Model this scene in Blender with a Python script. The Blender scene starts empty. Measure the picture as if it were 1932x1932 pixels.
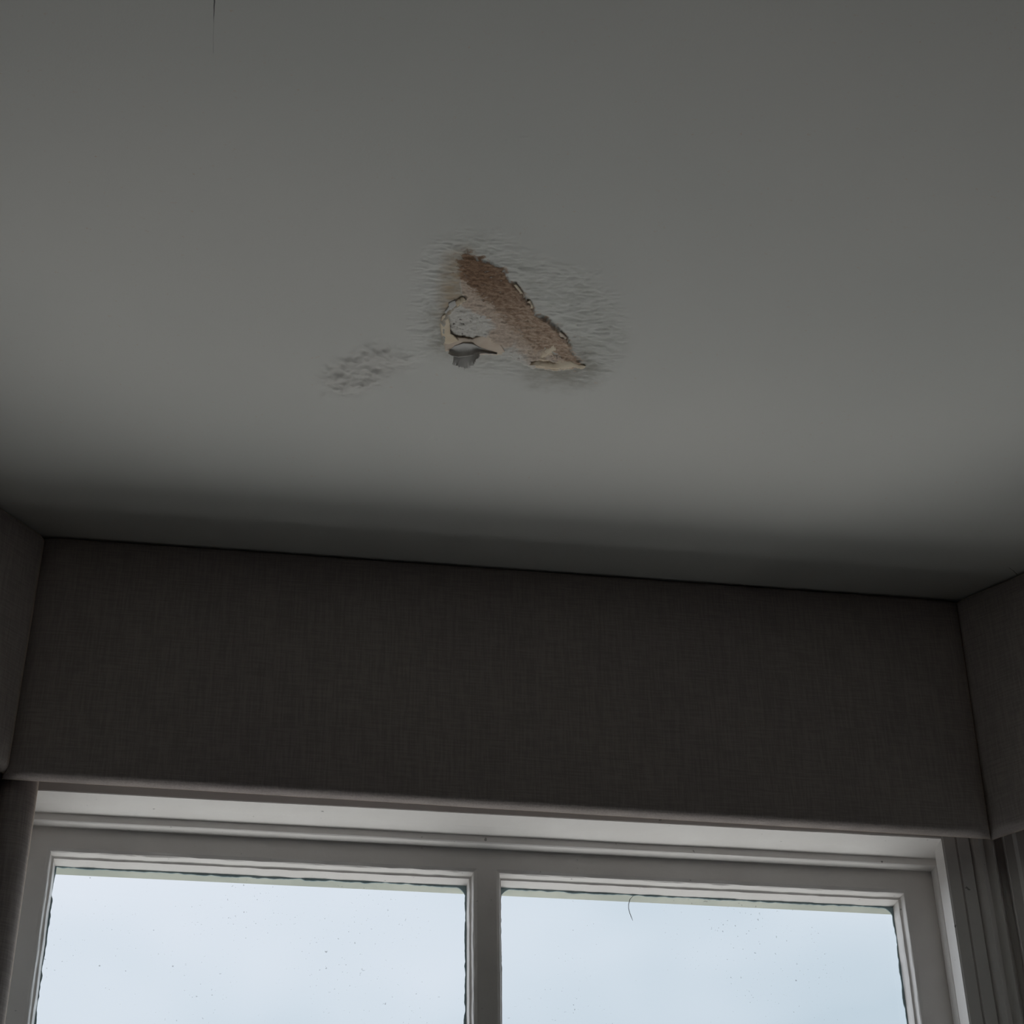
import bpy, bmesh, math, random
import numpy as np
from mathutils import Vector, Matrix

# ------------------------------------------------------------------ camera
CAMH = 1.45
HC = CAMH + 1.40797                      # ceiling height
D = 2.15559                              # distance of the pelmet front
FPX = 3600.0
R = np.array([[0.98888338, -0.07350176, -0.12925618],
              [-0.14814657, -0.56149532, -0.81411031],
              [-0.0127382, 0.82420901, -0.56614242]])
scene = bpy.context.scene
cam_data = bpy.data.cameras.new('camera')
cam_data.sensor_width = 36.0
cam_data.lens = FPX / 1932 * 36.0
cam_data.clip_start = 0.05
cam = bpy.data.objects.new('camera', cam_data)
scene.collection.objects.link(cam)
M = Matrix([list(map(float, R[i])) + [0.0] for i in range(3)] + [[0, 0, 0, 1]])
M.translation = Vector((0, 0, CAMH))
cam.matrix_world = M
scene.camera = cam

# ------------------------------------------------------------------ world, exposure
SKY_TOP = 1.0
# unseen glow added from below to light the ceiling, strongest straight down
GROUND_GAIN = 4.1
GROUND_STOPS = [(0.0, (.06, .06, .06, 1)), (0.62, (.06, .06, .06, 1)), (0.82, (.7, .7, .69, 1)), (0.90, (1, 1, .99, 1))]
HORIZON = 4.2  # low sky band, out of view, brightened to light the window rails
world = bpy.data.worlds.new('overcast_sky')
scene.world = world
world.use_nodes = True
wt = world.node_tree
wt.nodes.clear()


def N(t, typ, **kw):
    n = t.nodes.new(typ)
    for k, v in kw.items():
        if k.startswith('i_'):
            n.inputs[k[2:].replace('_', ' ')].default_value = v
        else:
            setattr(n, k, v)
    return n


def ramp(t, fac, stops, interp='LINEAR'):
    r = t.nodes.new('ShaderNodeValToRGB')
    r.color_ramp.interpolation = interp
    e = r.color_ramp.elements
    e[0].position, e[0].color = stops[0][0], stops[0][1]
    e[1].position, e[1].color = stops[1][0], stops[1][1]
    for p, c in stops[2:]:
        x = e.new(p)
        x.color = c
    t.links.new(fac, r.inputs[0])
    return r


def g(v, a=1.0):
    if isinstance(v, (tuple, list)):
        return (v[0], v[1], v[2], a)
    return (v, v, v, a)


tc = N(wt, 'ShaderNodeTexCoord')
mp = N(wt, 'ShaderNodeMapping')
mp.inputs['Location'].default_value = (0.35, 0.1, 0.42)
mp.inputs['Scale'].default_value = (1.0, 1.0, 1.6)
wt.links.new(tc.outputs['Generated'], mp.inputs[0])
cn = N(wt, 'ShaderNodeTexNoise')
cn.inputs['Scale'].default_value = 3.6
cn.inputs['Detail'].default_value = 3.0
cn.inputs['Roughness'].default_value = 0.45
wt.links.new(mp.outputs[0], cn.inputs['Vector'])
sx = N(wt, 'ShaderNodeSeparateXYZ')
wt.links.new(tc.outputs['Generated'], sx.inputs[0])
# clouds: brighter and whiter towards the left (west) of the view
ad = N(wt, 'ShaderNodeMath', operation='MULTIPLY_ADD')
wt.links.new(sx.outputs['X'], ad.inputs[0])
ad.inputs[1].default_value = -0.42
wt.links.new(cn.outputs['Fac'], ad.inputs[2])
cl = ramp(wt, ad.outputs[0], [(0.28, (0.57, 0.67, 0.76, 1)), (0.40, (0.69, 0.765, 0.85, 1)), (0.56, (0.79, 0.835, 0.915, 1))])
# below the horizon: added upward glow that brightens the ceiling near the window
math_z = N(wt, 'ShaderNodeMath', operation='MULTIPLY')
wt.links.new(sx.outputs['Z'], math_z.inputs[0])
math_z.inputs[1].default_value = -1.0
mr = N(wt, 'ShaderNodeMapRange')
mr.inputs['From Min'].default_value = -0.06
mr.inputs['From Max'].default_value = 0.02
wt.links.new(sx.outputs['Z'], mr.inputs['Value'])
mx = N(wt, 'ShaderNodeMix', data_type='RGBA')
wt.links.new(mr.outputs[0], mx.inputs[0])
gr = ramp(wt, math_z.outputs[0], GROUND_STOPS)
gm_ = N(wt, 'ShaderNodeVectorMath', operation='SCALE')
wt.links.new(gr.outputs[0], gm_.inputs[0])
gx = N(wt, 'ShaderNodeMapRange')       # added glow made weaker on the left to dim that side of the ceiling
for k_, v_ in (('From Min', -0.6), ('From Max', 0.6), ('To Min', GROUND_GAIN * 0.72), ('To Max', GROUND_GAIN * 1.12)):
    gx.inputs[k_].default_value = v_
wt.links.new(sx.outputs['X'], gx.inputs['Value'])
wt.links.new(gx.outputs[0], gm_.inputs['Scale'])
wt.links.new(gm_.outputs[0], mx.inputs[6])
hz = N(wt, 'ShaderNodeMapRange')
hz.interpolation_type = 'SMOOTHSTEP'
for k_, v_ in (('From Min', 0.12), ('From Max', 0.30), ('To Min', HORIZON), ('To Max', 1.0)):
    hz.inputs[k_].default_value = v_
wt.links.new(sx.outputs['Z'], hz.inputs['Value'])
hs = N(wt, 'ShaderNodeVectorMath', operation='SCALE')
wt.links.new(cl.outputs[0], hs.inputs[0])
wt.links.new(hz.outputs[0], hs.inputs['Scale'])
wt.links.new(hs.outputs[0], mx.inputs[7])
bg = N(wt, 'ShaderNodeBackground')
bg.inputs['Strength'].default_value = SKY_TOP
wt.links.new(mx.outputs[2], bg.inputs['Color'])
wo = N(wt, 'ShaderNodeOutputWorld')
wt.links.new(bg.outputs[0], wo.inputs[0])

vs = scene.view_settings
vs.view_transform = 'Standard'
vs.look = 'None'
vs.gamma = 1.0
vs.exposure = 0.0
vs.use_curve_mapping = False
scene.cycles.max_bounces = 10
scene.cycles.diffuse_bounces = 7
scene.cycles.transparent_max_bounces = 16
scene.cycles.use_denoising = True

# ------------------------------------------------------------------ measuring helpers
def cray(px, py):
    v = np.array([px - 966.0, 966.0 - py, -FPX])
    return R @ v


def on_ceiling(px, py, h=0.0):
    """point on the plane h metres below the ceiling"""
    w = cray(px, py)
    s = (HC - h - CAMH) / w[2]
    return Vector((w[0] * s, w[1] * s, HC - h))


def on_front(px, py, Y):
    w = cray(px, py)
    s = Y / w[1]
    return Vector((w[0] * s, Y, CAMH + w[2] * s))


# ------------------------------------------------------------------ object helpers
col = scene.collection


def link(name, me, mat, parent=None, smooth=False):
    o = bpy.data.objects.new(name, me)
    col.objects.link(o)
    if mat:
        me.materials.append(mat)
    if parent:
        o.parent = parent
    if smooth:
        me.polygons.foreach_set('use_smooth', [True] * len(me.polygons))
    return o


def mesh(name, verts, faces, mat, parent=None, smooth=False):
    me = bpy.data.meshes.new(name)
    me.from_pydata([tuple(v) for v in verts], [], faces)
    me.update()
    return link(name, me, mat, parent, smooth)


def empty(name, loc, rz=0.0):
    o = bpy.data.objects.new(name, None)
    col.objects.link(o)
    o.location = loc
    o.rotation_euler = (0, 0, rz)
    o.empty_display_size = 0.1
    return o


def tag(o, label=None, cat=None, group=None, kind=None):
    if label: o['label'] = label
    if cat: o['category'] = cat
    if group: o['group'] = group
    if kind: o['kind'] = kind
    return o


class MB:
    def __init__(self):
        self.v, self.f = [], []

    def quad(self, a, b, c, d):
        n = len(self.v)
        self.v += [a, b, c, d]
        self.f.append((n, n + 1, n + 2, n + 3))

    def box(self, x0, x1, y0, y1, z0, z1):
        n = len(self.v)
        self.v += [(x0, y0, z0), (x1, y0, z0), (x1, y1, z0), (x0, y1, z0),
                   (x0, y0, z1), (x1, y0, z1), (x1, y1, z1), (x0, y1, z1)]
        for q in ((0, 3, 2, 1), (4, 5, 6, 7), (0, 1, 5, 4), (1, 2, 6, 5), (2, 3, 7, 6), (3, 0, 4, 7)):
            self.f.append(tuple(n + i for i in q))

    def grid(self, rows, close=False):
        """rows: list of equal-length point lists"""
        n = len(self.v)
        w = len(rows[0])
        for r in rows:
            self.v += [tuple(p) for p in r]
        for i in range(len(rows) - 1):
            for j in range(w - 1):
                self.f.append((n + i * w + j, n + i * w + j + 1, n + (i + 1) * w + j + 1, n + (i + 1) * w + j))
            if close:
                self.f.append((n + i * w + w - 1, n + i * w, n + (i + 1) * w, n + (i + 1) * w + w - 1))

    def build(self, name, mat, parent=None, smooth=False, weld=True):
        me = bpy.data.meshes.new(name)
        me.from_pydata(self.v, [], self.f)
        if weld:
            bm = bmesh.new()
            bm.from_mesh(me)
            bmesh.ops.remove_doubles(bm, verts=bm.verts, dist=1e-5)
            bmesh.ops.recalc_face_normals(bm, faces=bm.faces)
            bm.to_mesh(me)
            bm.free()
        me.update()
        return link(name, me, mat, parent, smooth)


# lattice value noise in numpy
def vnoise(x, y, seed=0):
    x = np.asarray(x, float); y = np.asarray(y, float)
    xi = np.floor(x).astype(np.int64); yi = np.floor(y).astype(np.int64)
    xf = x - xi; yf = y - yi
    u = xf * xf * xf * (xf * (xf * 6 - 15) + 10); v = yf * yf * yf * (yf * (yf * 6 - 15) + 10)

    def h(a, b):
        n = (a * 374761393 + b * 668265263 + seed * 974634777) & 0xffffffff
        n = ((n ^ (n >> 13)) * 1274126177) & 0xffffffff
        n = n ^ (n >> 16)
        return (n & 0xffff) / 32767.5 - 1.0
    a = h(xi, yi); b = h(xi + 1, yi); c = h(xi, yi + 1); d = h(xi + 1, yi + 1)
    return (a * (1 - u) + b * u) * (1 - v) + (c * (1 - u) + d * u) * v


def fbm(x, y, seed=0, oct=4, gain=0.5):
    s = 0; a = 1.0; t = 0
    for i in range(oct):
        s = s + a * vnoise(x * 2 ** i + 17.3 * i, y * 2 ** i - 9.1 * i, seed + i)
        t += a; a *= gain
    return s / t


def n1(t, seed=0):
    return float(fbm(np.array([t]), np.array([seed * 3.7]), seed, 3)[0])


# ------------------------------------------------------------------ materials
def new_mat(name):
    m = bpy.data.materials.new(name)
    m.use_nodes = True
    t = m.node_tree
    t.nodes.clear()
    out = t.nodes.new('ShaderNodeOutputMaterial')
    b = t.nodes.new('ShaderNodeBsdfPrincipled')
    t.links.new(b.outputs[0], out.inputs[0])
    return m, t, b, out


def noise(t, vec, scale, detail=3.0, rough=0.5, w=None):
    n = t.nodes.new('ShaderNodeTexNoise')
    n.inputs['Scale'].default_value = scale
    n.inputs['Detail'].default_value = detail
    n.inputs['Roughness'].default_value = rough
    if vec is not None:
        t.links.new(vec, n.inputs['Vector'])
    return n


def mapping(t, vec, scale=(1, 1, 1), loc=(0, 0, 0), rot=(0, 0, 0)):
    m = t.nodes.new('ShaderNodeMapping')
    m.inputs['Scale'].default_value = scale
    m.inputs['Location'].default_value = loc
    m.inputs['Rotation'].default_value = rot
    t.links.new(vec, m.inputs[0])
    return m.outputs[0]


def mixc(t, fac, a, b, blend='MIX'):
    m = t.nodes.new('ShaderNodeMix')
    m.data_type = 'RGBA'
    m.blend_type = blend
    for s, v in ((m.inputs[0], fac), (m.inputs[6], a), (m.inputs[7], b)):
        if isinstance(v, bpy.types.NodeSocket):
            t.links.new(v, s)
        elif isinstance(v, (tuple, list)):
            s.default_value = g(v)
        else:
            s.default_value = v
    return m.outputs[2]


def math_(t, op, a, b=None, c=None, clamp=False):
    m = t.nodes.new('ShaderNodeMath')
    m.operation = op
    m.use_clamp = clamp
    for i, v in enumerate((a, b, c)):
        if v is None:
            continue
        if isinstance(v, bpy.types.NodeSocket):
            t.links.new(v, m.inputs[i])
        else:
            m.inputs[i].default_value = v
    return m.outputs[0]


def bump(t, height, dist, strength=1.0, nrm=None):
    b = t.nodes.new('ShaderNodeBump')
    b.inputs['Strength'].default_value = strength
    b.inputs['Distance'].default_value = dist
    t.links.new(height, b.inputs['Height'])
    if nrm is not None:
        t.links.new(nrm, b.inputs['Normal'])
    return b.outputs[0]


def attr(t, name):
    a = t.nodes.new('ShaderNodeAttribute')
    a.attribute_name = name
    return a.outputs['Fac']


def smooth_map(t, v, lo, hi):
    m = t.nodes.new('ShaderNodeMapRange')
    m.interpolation_type = 'SMOOTHSTEP'
    m.inputs['From Min'].default_value = lo
    m.inputs['From Max'].default_value = hi
    t.links.new(v, m.inputs['Value'])
    return m.outputs[0]


def mat_ceiling():
    m, t, b, out = new_mat('ceiling_paint')
    ob = t.nodes.new('ShaderNodeTexCoord').outputs['Object']
    base = (0.70, 0.70, 0.675)
    big = noise(t, ob, 2.2, 2.0)
    c = mixc(t, smooth_map(t, big.outputs['Fac'], 0.3, 0.7), (0.675, 0.674, 0.640), (0.715, 0.705, 0.668))
    brown = attr(t, 'brown'); mould = attr(t, 'mould'); core = attr(t, 'core'); tan = attr(t, 'tan')
    lobe_tone = attr(t, 'lobe_tone'); crack = attr(t, 'crack')
    nm = noise(t, mapping(t, ob, (60, 110, 60)), 1.0, 4.0, 0.6)
    nf = noise(t, mapping(t, ob, (380, 420, 380)), 1.0, 4.0, 0.7)
    umber = attr(t, 'umber'); pink = attr(t, 'pink'); cream = attr(t, 'cream'); halo = attr(t, 'halo')
    # mould tone
    c = mixc(t, math_(t, 'MULTIPLY', mould, smooth_map(t, nm.outputs['Fac'], 0.25, 0.75)), c, (0.585, 0.585, 0.54))
    c = mixc(t, math_(t, 'MULTIPLY', lobe_tone, 0.38), c, (0.56, 0.52, 0.49))  # darker tone over the left lobe
    c = mixc(t, math_(t, 'MULTIPLY', halo, smooth_map(t, nm.outputs['Fac'], 0.1, 0.65)), c, (0.38, 0.36, 0.315))
    c = mixc(t, tan, c, (0.52, 0.41, 0.29))
    # remains of old paint inside the patch
    cc = mixc(t, smooth_map(t, nf.outputs['Fac'], 0.35, 0.65), (0.65, 0.615, 0.56), (0.74, 0.72, 0.68))
    c = mixc(t, core, c, cc)
    pk = smooth_map(t, math_(t, 'ADD', pink, math_(t, 'MULTIPLY', math_(t, 'SUBTRACT', nm.outputs['Fac'], 0.5), 0.8)), 0.25, 0.8)
    c = mixc(t, pk, c, mixc(t, smooth_map(t, nf.outputs['Fac'], 0.35, 0.65), (0.56, 0.45, 0.37), (0.70, 0.58, 0.48)))
    c = mixc(t, cream, c, (0.78, 0.65, 0.50))
    # bare brown plaster
    nb = noise(t, mapping(t, ob, (150, 210, 150)), 1.0, 5.0, 0.65)
    lo = mixc(t, umber, (0.42, 0.285, 0.20), (0.215, 0.13, 0.085))
    hi = mixc(t, umber, (0.66, 0.52, 0.41), (0.39, 0.255, 0.17))
    bc = mixc(t, smooth_map(t, nb.outputs['Fac'], 0.36, 0.64), lo, hi)
    gf = noise(t, mapping(t, ob, (700, 760, 700)), 1.0, 2.0, 0.5)
    bc = mixc(t, smooth_map(t, gf.outputs['Fac'], 0.66, 0.76), bc, (0.20, 0.12, 0.08))
    bf = math_(t, 'ADD', brown, math_(t, 'MULTIPLY', math_(t, 'SUBTRACT', nb.outputs['Fac'], 0.5), 2.4))
    bf = smooth_map(t, bf, 0.30, 0.80)
    c = mixc(t, bf, c, bc)
    c = mixc(t, crack, c, (0.10, 0.075, 0.06))
    t.links.new(c, b.inputs['Base Color'])
    b.inputs['Roughness'].default_value = 0.85
    b.inputs['Specular IOR Level'].default_value = 0.15
    rol = noise(t, ob, 420.0, 2.0)
    un = noise(t, ob, 9.0, 2.0)
    n1_ = bump(t, un.outputs['Fac'], 0.0012, 0.6)
    n2_ = bump(t, rol.outputs['Fac'], 0.0003, 0.4, n1_)
    hh = math_(t, 'MULTIPLY', nf.outputs['Fac'], math_(t, 'ADD', brown, math_(t, 'MULTIPLY', core, 0.35)))
    n3_ = bump(t, hh, 0.0016, 0.9, n2_)
    t.links.new(n3_, b.inputs['Normal'])
    return m


def mat_fabric():
    m, t, b, out = new_mat('upholstery_linen')
    ob = t.nodes.new('ShaderNodeTexCoord').outputs['Object']
    sv = noise(t, mapping(t, ob, (420, 420, 26)), 1.0, 3.0, 0.6)
    sh = noise(t, mapping(t, ob, (26, 26, 420)), 1.0, 3.0, 0.6)
    w = math_(t, 'ADD', sv.outputs['Fac'], sh.outputs['Fac'])
    bl = noise(t, ob, 5.0, 3.0)
    c = mixc(t, smooth_map(t, w, 0.75, 1.25), FAB_A, FAB_B)
    c = mixc(t, smooth_map(t, bl.outputs['Fac'], 0.3, 0.75), c, (0.93, 0.92, 0.95), 'MULTIPLY')
    t.links.new(c, b.inputs['Base Color'])
    b.inputs['Roughness'].default_value = 0.95
    b.inputs['Specular IOR Level'].default_value = 0.1
    b.inputs['Sheen Weight'].default_value = 0.9
    b.inputs['Sheen Roughness'].default_value = 0.35
    b.inputs['Sheen Tint'].default_value = (1.0, 0.82, 0.64, 1)
    t.links.new(bump(t, w, 0.0005, 0.6), b.inputs['Normal'])
    return m


def mat_paint(name, ca, cb, rough=0.42, bumpy=0.0006):
    m, t, b, out = new_mat(name)
    ob = t.nodes.new('ShaderNodeTexCoord').outputs['Object']
    n = noise(t, ob, 14.0, 4.0, 0.6)
    c = mixc(t, smooth_map(t, n.outputs['Fac'], 0.3, 0.7), ca, cb)
    sp = noise(t, ob, 95.0, 2.0, 0.5)
    c = mixc(t, smooth_map(t, sp.outputs['Fac'], 0.735, 0.79), c, tuple(0.45 * x for x in ca))
    t.links.new(c, b.inputs['Base Color'])
    b.inputs['Roughness'].default_value = rough
    b.inputs['Specular IOR Level'].default_value = 0.4
    w = noise(t, ob, 60.0, 3.0, 0.55)
    t.links.new(bump(t, w.outputs['Fac'], bumpy, 0.8), b.inputs['Normal'])
    return m


def mat_glass():
    m = bpy.data.materials.new('window_glass')
    m.use_nodes = True
    t = m.node_tree
    t.nodes.clear()
    out = t.nodes.new('ShaderNodeOutputMaterial')
    tr = t.nodes.new('ShaderNodeBsdfTransparent')
    tr.inputs[0].default_value = (0.985, 0.992, 0.99, 1)
    gl = t.nodes.new('ShaderNodeBsdfGlossy')
    gl.inputs['Roughness'].default_value = 0.02
    fr = t.nodes.new('ShaderNodeFresnel')
    fr.inputs[0].default_value = 1.45
    mix = t.nodes.new('ShaderNodeMixShader')
    geo = t.nodes.new('ShaderNodeNewGeometry')
    t.links.new(math_(t, 'MULTIPLY', fr.outputs[0], math_(t, 'MULTIPLY_ADD', geo.outputs['Backfacing'], -1.0, 1.0)), mix.inputs[0])
    t.links.new(tr.outputs[0], mix.inputs[1])
    t.links.new(gl.outputs[0], mix.inputs[2])
    ob = t.nodes.new('ShaderNodeTexCoord').outputs['Object']
    di = t.nodes.new('ShaderNodeBsdfDiffuse')
    di.inputs[0].default_value = (0.30, 0.31, 0.32, 1)
    n = noise(t, ob, 260.0, 1.0, 0.4)
    n2 = noise(t, ob, 7.0, 2.0, 0.5)
    f = math_(t, 'MULTIPLY', smooth_map(t, n.outputs['Fac'], 0.74, 0.80), smooth_map(t, n2.outputs['Fac'], 0.45, 0.7))
    f = math_(t, 'MULTIPLY', f, 0.45)
    mix2 = t.nodes.new('ShaderNodeMixShader')
    t.links.new(f, mix2.inputs[0])
    t.links.new(mix.outputs[0], mix2.inputs[1])
    t.links.new(di.outputs[0], mix2.inputs[2])
    t.links.new(mix2.outputs[0], out.inputs[0])
    return m


def mat_flake(name, ca, cb):
    m, t, b, out = new_mat(name)
    ob = t.nodes.new('ShaderNodeTexCoord').outputs['Object']
    n = noise(t, ob, 70.0, 4.0, 0.6)
    c = mixc(t, smooth_map(t, n.outputs['Fac'], 0.3, 0.7), ca, cb)
    t.links.new(c, b.inputs['Base Color'])
    b.inputs['Roughness'].default_value = 0.8
    b.inputs['Specular IOR Level'].default_value = 0.2
    t.links.new(bump(t, noise(t, ob, 300.0, 3.0).outputs['Fac'], 0.0003, 0.6), b.inputs['Normal'])
    return m


def mat_plain(name, ca, cb, scale=6.0, rough=0.8):
    m, t, b, out = new_mat(name)
    ob = t.nodes.new('ShaderNodeTexCoord').outputs['Object']
    n = noise(t, ob, scale, 4.0, 0.6)
    t.links.new(mixc(t, smooth_map(t, n.outputs['Fac'], 0.3, 0.7), ca, cb), b.inputs['Base Color'])
    b.inputs['Roughness'].default_value = rough
    return m


def mat_floor():
    m, t, b, out = new_mat('floor_boards')
    ob = t.nodes.new('ShaderNodeTexCoord').outputs['Object']
    br = t.nodes.new('ShaderNodeTexBrick')
    br.inputs['Scale'].default_value = 1.0
    br.inputs['Brick Width'].default_value = 1.8
    br.inputs['Row Height'].default_value = 0.14
    br.inputs['Mortar Size'].default_value = 0.004
    br.inputs['Color1'].default_value = (0.085, 0.07, 0.055, 1)
    br.inputs['Color2'].default_value = (0.07, 0.055, 0.042, 1)
    br.inputs['Mortar'].default_value = (0.05, 0.04, 0.03, 1)
    t.links.new(ob, br.inputs['Vector'])
    gn = noise(t, mapping(t, ob, (3, 40, 3)), 1.0, 4.0)
    t.links.new(mixc(t, smooth_map(t, gn.outputs['Fac'], 0.2, 0.8), br.outputs['Color'], (0.85, 0.82, 0.8), 'MULTIPLY'), b.inputs['Base Color'])
    b.inputs['Roughness'].default_value = 0.55
    return m


FAB_A = (0.312, 0.278, 0.264)
FAB_B = (0.405, 0.360, 0.338)
CEIL = mat_ceiling()
FAB = mat_fabric()
GLOSS = mat_paint('window_gloss_paint', (0.82, 0.79, 0.765), (0.86, 0.835, 0.81))
EXT = mat_paint('outdoor_paint', (0.40, 0.43, 0.38), (0.50, 0.52, 0.46), 0.7)
PUTTY = mat_paint('weathered_putty', (0.24, 0.34, 0.37), (0.33, 0.42, 0.44), 0.7)
GLASS = mat_glass()
WALL = mat_plain('wall_paint', (0.085, 0.09, 0.10), (0.10, 0.105, 0.115))
FLOOR = mat_floor()
BRICK = mat_plain('outer_render', (0.50, 0.47, 0.42), (0.58, 0.55, 0.50), 12)
CREAM = mat_flake('cream_old_paint', (0.80, 0.66, 0.49), (0.85, 0.74, 0.58))
PINK = mat_flake('pinkish_old_paint', (0.78, 0.64, 0.52), (0.84, 0.72, 0.60))
GREYF = mat_flake('grey_paint_film', (0.66, 0.64, 0.61), (0.72, 0.70, 0.67))
DIRT = mat_plain('dark_grime', (0.10, 0.10, 0.10), (0.17, 0.17, 0.17), 200)

# ------------------------------------------------------------------ plan of the bay
PL = Vector((-0.2794, D, 0))            # pelmet corners in plan
PR = Vector((0.9706, D, 0))
AR = math.radians(-50.737)              # heading of the right side
AL = math.radians(-130.822)             # heading of the left side
dR = Vector((math.cos(AR), math.sin(AR), 0))
dL = Vector((math.cos(AL), math.sin(AL), 0))
ZT = HC                                  # window heights measured down from here
SILL = 0.40


# ------------------------------------------------------------------ shell
def slab(name, x0, x1, y0, y1, z0, z1, mat, kind='structure'):
    b = MB(); b.box(x0, x1, y0, y1, z0, z1)
    o = b.build(name, mat)
    tag(o, kind=kind)
    return o


XW0, XW1, YB, YF = -2.5, 3.1, -3.2, 1.60
tag(slab('floor', XW0 - .1, XW1 + .1, YB - .1, 2.6, -0.1, 0.0, FLOOR), 'floor of dark wooden boards')
tag(slab('wall_left', XW0 - .1, XW0, YB, YF + .1, 0, HC, WALL), 'dark blue-grey wall on the left of the room')
tag(slab('wall_right', XW1, XW1 + .1, YB, YF + .1, 0, HC, WALL), 'dark blue-grey wall on the right of the room')
tag(slab('wall_back', XW0 - .1, XW1 + .1, YB - .1, YB, 0, HC, WALL), 'dark blue-grey wall at the back of the room')
tag(slab('wall_front_left', XW0, -0.80, YF, YF + .1, 0, HC, WALL), 'dark blue-grey wall left of the bay')
tag(slab('wall_front_right', 1.49, XW1, YF, YF + .1, 0, HC, WALL), 'dark blue-grey wall right of the bay')


# ------------------------------------------------------------------ windows
BEAD = [(0.1443, 0.0), (0.1455, 0.0026), (0.1462, 0.0040), (0.1480, 0.0050), (0.1585, 0.0054), (0.1594, 0.0062),
        (0.1600, 0.0082), (0.1640, 0.0088), (0.1824, 0.0090)]
OUTER = [(0.1850, 0.0088), (0.2084, 0.0088)]
SPLAY = -0.0045                          # outdoor inset of the upright edges
CASING = [(0.0, .062), (.002, .060), (.018, .0600), (.0195, .0640), (.021, .0600), (.037, .0600), (.040, .0650), (.043, .0580),
          (.048, .0530), (.053, .0570), (.057, .0600), (.061, .0560), (.0655, .0520), (.070, .0570), (.074, .064), (.0785, .070)]


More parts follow.
